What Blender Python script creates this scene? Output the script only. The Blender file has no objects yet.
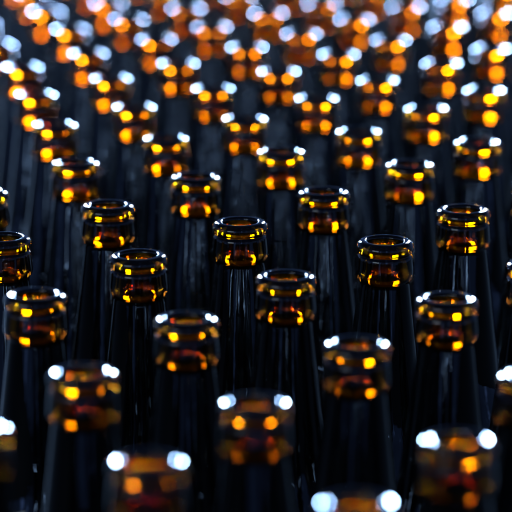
import bpy, math, random
import numpy as np
from mathutils import Vector, Euler

S = bpy.context.scene
COL = S.collection
R = math.radians
random.seed(7)

# ------------------------------------------------------------------ render / view
S.render.engine = 'CYCLES'
c = S.cycles
c.max_bounces = 28
c.transmission_bounces = 28
c.glossy_bounces = 10
c.diffuse_bounces = 1
c.caustics_reflective = False
c.caustics_refractive = False
c.sample_clamp_indirect = 0
c.use_denoising = True
c.denoising_input_passes = 'RGB'
c.use_adaptive_sampling = False
S.view_settings.view_transform = 'Standard'
S.view_settings.look = 'None'
S.view_settings.exposure = 0
S.view_settings.gamma = 1

# ------------------------------------------------------------------ materials
def new_mat(name):
    m = bpy.data.materials.new(name); m.use_nodes = True
    nt = m.node_tree; nt.nodes.clear()
    out = nt.nodes.new('ShaderNodeOutputMaterial')
    b = nt.nodes.new('ShaderNodeBsdfPrincipled')
    nt.links.new(b.outputs[0], out.inputs[0])
    return m, nt, b

def glass_mat(name, tint, deep, bump, fine, stretch, wobble):
    m, nt, b = new_mat(name)
    N = nt.nodes.new; LK = nt.links.new
    b.inputs['Transmission Weight'].default_value = 1.0
    b.inputs['Roughness'].default_value = 0.0
    b.inputs['IOR'].default_value = 1.52
    # a glancing path runs a long way through the wall, so the brown deepens with the angle, as in real glass
    ge = N('ShaderNodeNewGeometry'); dt = N('ShaderNodeVectorMath'); dt.operation = 'DOT_PRODUCT'
    LK(ge.outputs['Normal'], dt.inputs[0]); LK(ge.outputs['Incoming'], dt.inputs[1])
    ab = N('ShaderNodeMath'); ab.operation = 'ABSOLUTE'; LK(dt.outputs['Value'], ab.inputs[0])
    mr = N('ShaderNodeMapRange'); mr.interpolation_type = 'SMOOTHSTEP'
    LK(ab.outputs[0], mr.inputs[0]); mr.inputs[1].default_value = 0.55; mr.inputs[2].default_value = 0.94
    mx = N('ShaderNodeMix'); mx.data_type = 'RGBA'; LK(mr.outputs[0], mx.inputs[0])
    mx.inputs[6].default_value = deep; mx.inputs[7].default_value = tint
    LK(mx.outputs[2], b.inputs['Base Color'])
    # moulded glass is never quite smooth: faint ripples drawn out along the bottle
    tc = N('ShaderNodeTexCoord'); oi = N('ShaderNodeObjectInfo')
    mp = N('ShaderNodeMapping'); mp.inputs['Scale'].default_value = (1, 1, stretch)
    LK(tc.outputs['Object'], mp.inputs['Vector'])
    ad = N('ShaderNodeVectorMath'); ad.operation = 'ADD'
    sc = N('ShaderNodeVectorMath'); sc.operation = 'SCALE'
    cmb = N('ShaderNodeCombineXYZ')
    for k in range(3): LK(oi.outputs['Random'], cmb.inputs[k])
    LK(cmb.outputs[0], sc.inputs[0]); sc.inputs['Scale'].default_value = 9.0
    LK(mp.outputs[0], ad.inputs[0]); LK(sc.outputs[0], ad.inputs[1])
    n1 = N('ShaderNodeTexNoise'); n1.inputs['Scale'].default_value = fine
    n1.inputs['Detail'].default_value = 2; n1.inputs['Roughness'].default_value = 0.5
    LK(ad.outputs[0], n1.inputs['Vector'])
    # slow unevenness of the wall, and the two fine mould seams
    n2 = N('ShaderNodeTexNoise'); n2.inputs['Scale'].default_value = 75; n2.inputs['Detail'].default_value = 1
    LK(ad.outputs[0], n2.inputs['Vector'])
    xyz = N('ShaderNodeSeparateXYZ'); LK(tc.outputs['Object'], xyz.inputs[0])
    ay = N('ShaderNodeMath'); ay.operation = 'ABSOLUTE'; LK(xyz.outputs[1], ay.inputs[0])
    se = N('ShaderNodeMapRange'); se.interpolation_type = 'SMOOTHSTEP'; LK(ay.outputs[0], se.inputs[0])
    se.inputs[1].default_value = 0.0; se.inputs[2].default_value = 0.0005
    se.inputs[3].default_value = 0.18; se.inputs[4].default_value = 0.0
    h1 = N('ShaderNodeMath'); h1.operation = 'MULTIPLY_ADD'; LK(n2.outputs[0], h1.inputs[0]); h1.inputs[1].default_value = wobble
    LK(n1.outputs[0], h1.inputs[2])
    h2 = N('ShaderNodeMath'); h2.operation = 'ADD'; LK(h1.outputs[0], h2.inputs[0]); LK(se.outputs[0], h2.inputs[1])
    bp = N('ShaderNodeBump'); bp.inputs['Strength'].default_value = bump
    bp.inputs['Distance'].default_value = 0.0006
    LK(h2.outputs[0], bp.inputs['Height']); LK(bp.outputs[0], b.inputs['Normal'])
    return m

W_BASE, W_BAND, W_BEHIND = 0.25, 1.4, 0.15

# one glass: lip glints brightened, neck and body shade darkened, both through the tint
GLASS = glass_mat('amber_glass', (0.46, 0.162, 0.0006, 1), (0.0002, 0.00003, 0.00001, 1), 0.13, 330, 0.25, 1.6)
LIP_GLASS = glass_mat('amber_glass_glint', (0.92, 0.345, 0.001, 1), (0.0003, 0.00005, 0.00001, 1), 0.10, 330, 0.25, 1.6)
SHADE_GLASS = glass_mat('amber_glass_shade', (0.004, 0.0012, 0.00005, 1), (0.0005, 0.0001, 0.00001, 1), 0.13, 400, 0.035, 0.8)

def floor_mat():
    m, nt, b = new_mat('dark_conveyor')
    N = nt.nodes.new; LK = nt.links.new
    tc = N('ShaderNodeTexCoord')
    n = N('ShaderNodeTexNoise'); n.inputs['Scale'].default_value = 40; n.inputs['Detail'].default_value = 6
    LK(tc.outputs['Object'], n.inputs['Vector'])
    cr = N('ShaderNodeValToRGB')
    cr.color_ramp.elements[0].color = (0.004, 0.004, 0.005, 1)
    cr.color_ramp.elements[1].color = (0.012, 0.012, 0.013, 1)
    LK(n.outputs[0], cr.inputs[0]); LK(cr.outputs[0], b.inputs['Base Color'])
    b.inputs['Roughness'].default_value = 0.8
    b.inputs['Specular IOR Level'].default_value = 0.1
    return m

# ------------------------------------------------------------------ bottle profile (metres)
H = 0.235
MM = 0.001

def smooth(pts, closed=False, sub=6):
    """Catmull-Rom through (r, z) points given in mm."""
    out = []
    n = len(pts)
    for i in range(n-1):
        p0 = pts[max(i-1, 0)]; p1 = pts[i]; p2 = pts[i+1]; p3 = pts[min(i+2, n-1)]
        for k in range(sub):
            t = k/sub
            out.append(tuple(0.5*((2*p1[a]) + (-p0[a]+p2[a])*t + (2*p0[a]-5*p1[a]+4*p2[a]-p3[a])*t*t
                                  + (-p0[a]+3*p1[a]-3*p2[a]+p3[a])*t**3) for a in (0, 1)))
    out.append(pts[-1])
    return out

# outer side, from the middle of the lip's flat top downward (z = mm below the rim)
outer = [(9.6, 0.02), (10.4, 0.0), (11.4, -0.25), (12.3, -0.85), (12.95, -1.7), (13.25, -2.8), (13.2, -3.9), (12.85, -4.9),
         (12.3, -5.7), (12.0, -6.3), (12.25, -6.7), (12.65, -7.2), (12.92, -8.1), (13.08, -9.5), (13.28, -11.5), (13.5, -13.6), (13.56, -15.0),
         (13.5, -16.3), (13.05, -17.6), (12.4, -18.6), (11.95, -19.3), (11.85, -20.4), (12.08, -22.5),
         (12.98, -30), (14.41, -42), (16.08, -56), (17.75, -70), (18.95, -80), (20.45, -89), (23.4, -98), (26.2, -107), (28.7, -117),
         (30.1, -128), (30.5, -140), (30.5, -165), (30.5, -195), (30.5, -222), (30.1, -228), (28.4, -232.2),
         (25.0, -234.6), (21, -235), (16, -233.6), (8, -231.6), (0, -231)]
inner = [(9.6, 0.02), (8.9, -0.15), (8.35, -0.8), (8.15, -1.8), (8.15, -3.5), (8.2, -6.3), (8.3, -9.5), (8.5, -13), (8.75, -16.5), (8.9, -19.3),
         (9.2, -22.5), (10.15, -30), (11.75, -42), (13.6, -56), (15.4, -70), (16.75, -80), (18.3, -89), (20.6, -98), (23.4, -107), (25.9, -117),
         (27.2, -128), (27.7, -140), (27.7, -165), (27.7, -195), (27.6, -220), (26.6, -225.4), (23.5, -228.2), (17, -227.6), (9, -226.2), (0, -225.8)]
CUTS = [('lip', 0.1, -6.3), ('collar', -6.3, -19.3), ('neck', -19.3, -89), ('body', -89, -240)]
SEG = 72

def profile_normals(pr):
    ns = []
    for i in range(len(pr)):
        a = pr[max(i-1, 0)]; b = pr[min(i+1, len(pr)-1)]
        tx, tz = b[0]-a[0], b[1]-a[1]
        l = math.hypot(tx, tz) or 1
        ns.append((-tz/l, tx/l))           # outward for a profile running down the outside
    return ns

def split(ctrl, flip):
    pr = smooth(ctrl)
    ns = profile_normals(pr)
    zs = [p[1] for p in pr]
    bands = []
    for name, z0, z1 in CUTS:
        # indices of the control cuts (exact control points sit at multiples of 6)
        def at(z):
            if z > 0: return 0
            if z < -239: return len(pr)-1
            return min(range(0, len(pr), 6), key=lambda i: abs(zs[i]-z) + (0 if i < len(pr)*0.8 else 50))
        i0, i1 = at(z0), at(z1)
        bands.append((pr[i0:i1+1], [(-n[0], -n[1]) if flip else n for n in ns[i0:i1+1]]))
    return bands

OUT, INN = split(outer, False), split(inner, True)

def band_mesh(name, k):
    verts, faces, normals = [], [], []
    for (pr, ns), flip in ((OUT[k], False), (INN[k], True)):
        rings = []
        for (r, z), (nr, nz) in zip(pr, ns):
            if r < 1e-4:
                rings.append([len(verts)]); verts.append((0, 0, H+z*MM)); normals.append((0, 0, -1 if not flip else 1))
                continue
            ring = []
            for s in range(SEG):
                a = 2*math.pi*s/SEG
                ring.append(len(verts))
                verts.append((r*MM*math.cos(a), r*MM*math.sin(a), H+z*MM))
                normals.append((nr*math.cos(a), nr*math.sin(a), nz))
            rings.append(ring)
        for A, B in zip(rings, rings[1:]):
            for s in range(SEG):
                t = (s+1) % SEG
                if len(B) == 1: f = [A[s], B[0], A[t]]
                elif len(A) == 1: f = [A[0], B[s], B[t]]
                else: f = [A[s], B[s], B[t], A[t]]
                faces.append(f[::-1] if flip else f)
    me = bpy.data.meshes.new(name)
    me.from_pydata(verts, [], faces); me.update()
    me.shade_smooth()
    me.normals_split_custom_set_from_vertices(normals)
    me.materials.append((LIP_GLASS, GLASS, SHADE_GLASS, SHADE_GLASS)[k])
    return me

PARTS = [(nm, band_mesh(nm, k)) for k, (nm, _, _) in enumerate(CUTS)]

# ------------------------------------------------------------------ where each bottle stands (mm: across, away)
SPOTS = [
    (31.8,683.4),(-35.8,723.2),(68.8,744.8),(-97.8,758.8),(-0.4,787.0),(103.2,819.7),(-64.8,823.5),
    (39.6,861.9),(-28.2,897.1),(79.9,927.8),(-92.9,934.2),(13.0,964.8),(124.1,987.5),(-52.9,1001.5),
    (59.5,1028.2),(-117.2,1035.0),(-7.6,1066.0),(101.0,1092.3),(-72.8,1102.1),(-138.3,1133.6),
    (34.2,1132.4),(145.0,1158.2),(-31.3,1168.1),(82.2,1199.4),(-96.7,1204.6),(13.7,1233.8),
    (-159.3,1239.6),(123.8,1260.1),(-50.9,1270.1),(58.8,1290.4),(-116.9,1311.5),(165.8,1322.7),
    (-6.5,1330.0),(-180.1,1346.8),(102.5,1362.0),(-73.6,1367.0),(37.5,1395.6),(-136.9,1409.4),
    (143.6,1423.6),(-27.1,1430.7),(78.4,1460.1),(-93.9,1467.6),(185.4,1487.0),(15.1,1494.6),
    (-155.4,1512.0),(-52.3,1526.5),(124.7,1526.5),(57.0,1564.1),(-115.6,1568.3),(164.3,1587.9),
    (-6.3,1594.5),(-182.3,1605.7),(96.2,1626.1),(-71.4,1630.8),(208.8,1654.1),(33.0,1656.6),
    (-136.6,1678.3),(-32.9,1690.2),(142.0,1690.2),(-205.5,1708.7),(-96.3,1728.7),(74.8,1728.7),
    (9.6,1760.3),(184.5,1760.3),(-162.7,1771.1),(-54.5,1784.7),(117.6,1792.8),(-225.6,1810.3),
    (-117.2,1815.5),(52.2,1812.7),(227.6,1817.3),(159.8,1838.8),(-13.7,1854.4),(-183.6,1871.8),
    (-75.2,1884.4),(94.7,1886.4),(-248.3,1906.7),(204.9,1908.4),(28.5,1915.4),(-138.2,1923.7),
    (-33.8,1952.6),(133.6,1947.2),(-204.6,1972.1),(246.7,1981.0),(-98.8,1990.5),(75.6,1989.4),
    (7.9,2020.5),(182.1,2016.1),(-164.3,2026.8),(-58.8,2055.8),(113.7,2049.9),(-229.4,2075.0),
    (224.0,2080.4),(-120.7,2092.5),(47.8,2093.7),(-16.3,2116.4),(152.4,2119.5),(-188.1,2132.0),
    (264.0,2145.0),(91.4,2151.0),(-78.2,2159.1),(-251.7,2179.0),(199.5,2182.8),(27.8,2191.8),
    (-143.1,2197.5),(-37.5,2219.9),(132.5,2215.5),(-208.3,2235.0),(242.5,2246.4),(-101.8,2260.7),
    (72.8,2256.4),
]

# camera first: the labels tell the bottles apart by what one sees
CAM_Z = H + 0.25359
PITCH = 14.2535
F_PX = 2300/512
def seen(x, y):
    th = R(PITCH); h = CAM_Z-H
    z = y*math.cos(th)+h*math.sin(th); u = y*math.sin(th)-h*math.cos(th)
    return 0.5+x/z*F_PX, 0.5-u/z*F_PX

proto = bpy.data.objects.new('glass_bottle', None)
proto.empty_display_size = 0.03
COL.objects.link(proto)
proto['category'] = 'bottle'
proto['group'] = 'rows of open brown glass bottles'
for nm, me in PARTS:
    o = bpy.data.objects.new(nm, me); COL.objects.link(o); o.parent = proto

def copy_bottle():
    r = proto.copy(); COL.objects.link(r)
    for ch in proto.children:
        d = ch.copy(); COL.objects.link(d); d.parent = r
    return r

NAMED = {   # (across, down) of the rim in the photo -> what singles that bottle out
    (357, 502): 'brown bottle cut by the bottom edge, only two big white glints of its rim showing',
    (148, 460): 'strongly blurred front bottle at lower left, its neck cut by the bottom edge',
    (458, 439): 'strongly blurred front bottle in the bottom right corner of the photo',
    (-26, 426): 'front bottle nearly all beyond the left edge, one white glint low down',
    (255, 401): 'strongly blurred bottle at bottom centre, between the lower left and lower right front bottles',
    (533, 374): 'blurred bottle nearly all beyond the right edge, two glints below mid height',
    (83, 371): 'blurred bottle low on the left, behind the lower left front bottle',
    (358, 342): 'blurred bottle right of centre, behind the one cut by the bottom edge',
    (186, 317): 'softly blurred bottle left of centre, with glowing amber strip inside its rim',
    (447, 297): 'softly blurred bottle at right, behind the bottom right corner bottle',
    (35, 294): 'softly blurred bottle by the left edge, its whole open mouth showing',
    (286, 275): 'nearly sharp bottle just right of centre, close in front of the sharp centre bottle',
    (536, 262): 'bottle nearly all beyond the right edge at mid height, only a sliver showing',
    (138, 254): 'sharp bottle left of centre, lowest of the sharply focused rims on the left',
    (385, 240): 'sharpest bottle right of centre, its neck full of thin bright streaks',
    (3, 237): 'sharp bottle cut in half by the left edge at mid height',
    (240, 221): 'sharp bottle at the centre of the photo with bright streaks down its neck',
    (463, 209): 'sharp bottle near the right edge, rightmost of the whole sharp rims',
    (108, 204): 'fairly sharp bottle at left, behind the lowest sharp rim on the left',
    (-18, 190): 'bottle nearly all beyond the left edge, one small glint above mid height',
    (324, 190): 'slightly soft bottle behind and right of the sharp centre bottle',
    (196, 176): 'slightly soft bottle behind and left of the sharp centre bottle',
}
def label_for(u, v):
    for (a, b), t in NAMED.items():
        if abs(u*512-a) < 2.5 and abs(v*512-b) < 2.5: return t
    if v < 0: look = 'brown bottle of the back rows'
    elif v > 0.24: look = 'soft brown bottle'
    else: look = 'far brown bottle dissolved in glowing discs'
    U, V = round(u*100), round(v*100)
    if U < 0: where = 'left edge'
    elif U > 100: where = 'right edge'
    else: where = '%d%% across the photo' % U
    hv = 'mouth above the top edge' if v < 0 else 'mouth %d%% down' % V
    return '%s, %s, %s' % (look, where, hv)

for i, (x, y) in enumerate(SPOTS):
    o = proto if i == 0 else copy_bottle()
    o.location = (x*MM, y*MM, 0)
    # every bottle is turned its own way and leans a hair on its uneven base
    e = Euler((R(random.gauss(0, 0.45)), R(random.gauss(0, 0.45)), random.uniform(0, 2*math.pi)))
    o.rotation_euler = e
    top = e.to_matrix() @ Vector((0, 0, H))
    o.location = (x*MM-top.x, y*MM-top.y, 0)
    o['label'] = label_for(*seen(x*MM, y*MM))

# ------------------------------------------------------------------ the surface they stand on
me = bpy.data.meshes.new('table_surface')
me.from_pydata([(-4, -1, 0), (4, -1, 0), (4, 9, 0), (-4, 9, 0)], [], [(0, 1, 2, 3)])
me.materials.append(floor_mat())
fl = bpy.data.objects.new('ground', me); COL.objects.link(fl)
fl.location.z = -0.0005
fl['kind'] = 'structure'; fl['label'] = 'dark surface under the bottles'

# ------------------------------------------------------------------ light: two cool lamps behind the rows, a weak one to the left of the camera
def lamp(name, az, el, dist, size, power, color, aim=(0, 1.15, H), shape='DISK', sy=None):
    l = bpy.data.lights.new(name, 'AREA'); l.shape = shape; l.size = size
    if sy: l.size_y = sy
    l.energy = power; l.color = color
    o = bpy.data.objects.new(name, l); COL.objects.link(o)
    d = Vector((math.sin(R(az))*math.cos(R(el)), math.cos(R(az))*math.cos(R(el)), math.sin(R(el))))
    o.location = Vector(aim)+d*dist
    o.rotation_euler = (-d).to_track_quat('-Z', 'Y').to_euler()
    return o

#@LAMPS@
lamp('lamp', -14.5, 17, 5, 0.62, 1200, (0.34, 0.58, 1.0), shape='RECTANGLE', sy=1.05)
lamp('lamp', 14.5, 17, 5, 0.62, 1200, (0.34, 0.58, 1.0), shape='RECTANGLE', sy=1.05)
lamp('soft_lamp', -141, 14, 3, 1.4, 8, (0.65, 0.82, 1.0), shape='RECTANGLE', sy=0.7)

# dim cool room light; bands added to streak the necks, rear glow for rims
w = bpy.data.worlds.new('World'); S.world = w; w.use_nodes = True
nt = w.node_tree; bg = nt.nodes['Background']
N = nt.nodes.new; LK = nt.links.new
def math_node(op, a, b=None, clamp=False):
    n = N('ShaderNodeMath'); n.operation = op; n.use_clamp = clamp
    for k, v in enumerate((a, b)):
        if v is None: continue
        if isinstance(v, (int, float)): n.inputs[k].default_value = v
        else: LK(v, n.inputs[k])
    return n.outputs[0]
def smoothstep(v, lo, hi):
    n = N('ShaderNodeMapRange'); n.interpolation_type = 'SMOOTHSTEP'
    LK(v, n.inputs[0]); n.inputs[1].default_value = lo; n.inputs[2].default_value = hi
    return n.outputs[0]
tc = N('ShaderNodeTexCoord'); sp = N('ShaderNodeSeparateXYZ'); LK(tc.outputs['Generated'], sp.inputs[0])
flat = N('ShaderNodeVectorMath'); flat.operation = 'MULTIPLY'; flat.inputs[1].default_value = (1, 1, 0.12)
LK(tc.outputs['Generated'], flat.inputs[0])
nz = N('ShaderNodeTexNoise'); nz.inputs['Scale'].default_value = 8; nz.inputs['Detail'].default_value = 3
LK(flat.outputs[0], nz.inputs['Vector'])
front = math_node('SUBTRACT', 1.0, smoothstep(sp.outputs[1], 0.0, 0.5))
bands = math_node('MULTIPLY_ADD', math_node('MULTIPLY', smoothstep(nz.outputs[0], 0.54, 0.70), front), W_BAND)
bands.node.inputs[2].default_value = W_BASE
lowcut = smoothstep(sp.outputs[2], -0.40, -0.02)
highcut = math_node('MULTIPLY_ADD', smoothstep(sp.outputs[2], 0.15, 0.6), -0.8); highcut.node.inputs[2].default_value = 1
behind = math_node('MULTIPLY', math_node('MULTIPLY', smoothstep(sp.outputs[1], 0.4, 1.0), smoothstep(sp.outputs[2], 0.10, 0.20)), W_BEHIND)
LK(math_node('MULTIPLY', math_node('ADD', math_node('MULTIPLY', bands, lowcut), behind), highcut), bg.inputs[1])
bg.inputs[0].default_value = (0.21, 0.39, 1.0, 1)

# ------------------------------------------------------------------ camera
cam = bpy.data.cameras.new('camera'); co = bpy.data.objects.new('camera', cam); COL.objects.link(co)
co.location = (0, 0, CAM_Z)
co.rotation_euler = (R(90-PITCH), 0, 0)
cam.sensor_width = 36; cam.lens = 36*F_PX
cam.clip_start = 0.02; cam.clip_end = 50
cam.dof.use_dof = True
def depth(y): return y*math.cos(R(PITCH))+(CAM_Z-H)*math.sin(R(PITCH))
cam.dof.focus_distance = depth(1.040)
cam.dof.aperture_fstop = cam.lens/19.5
S.camera = co
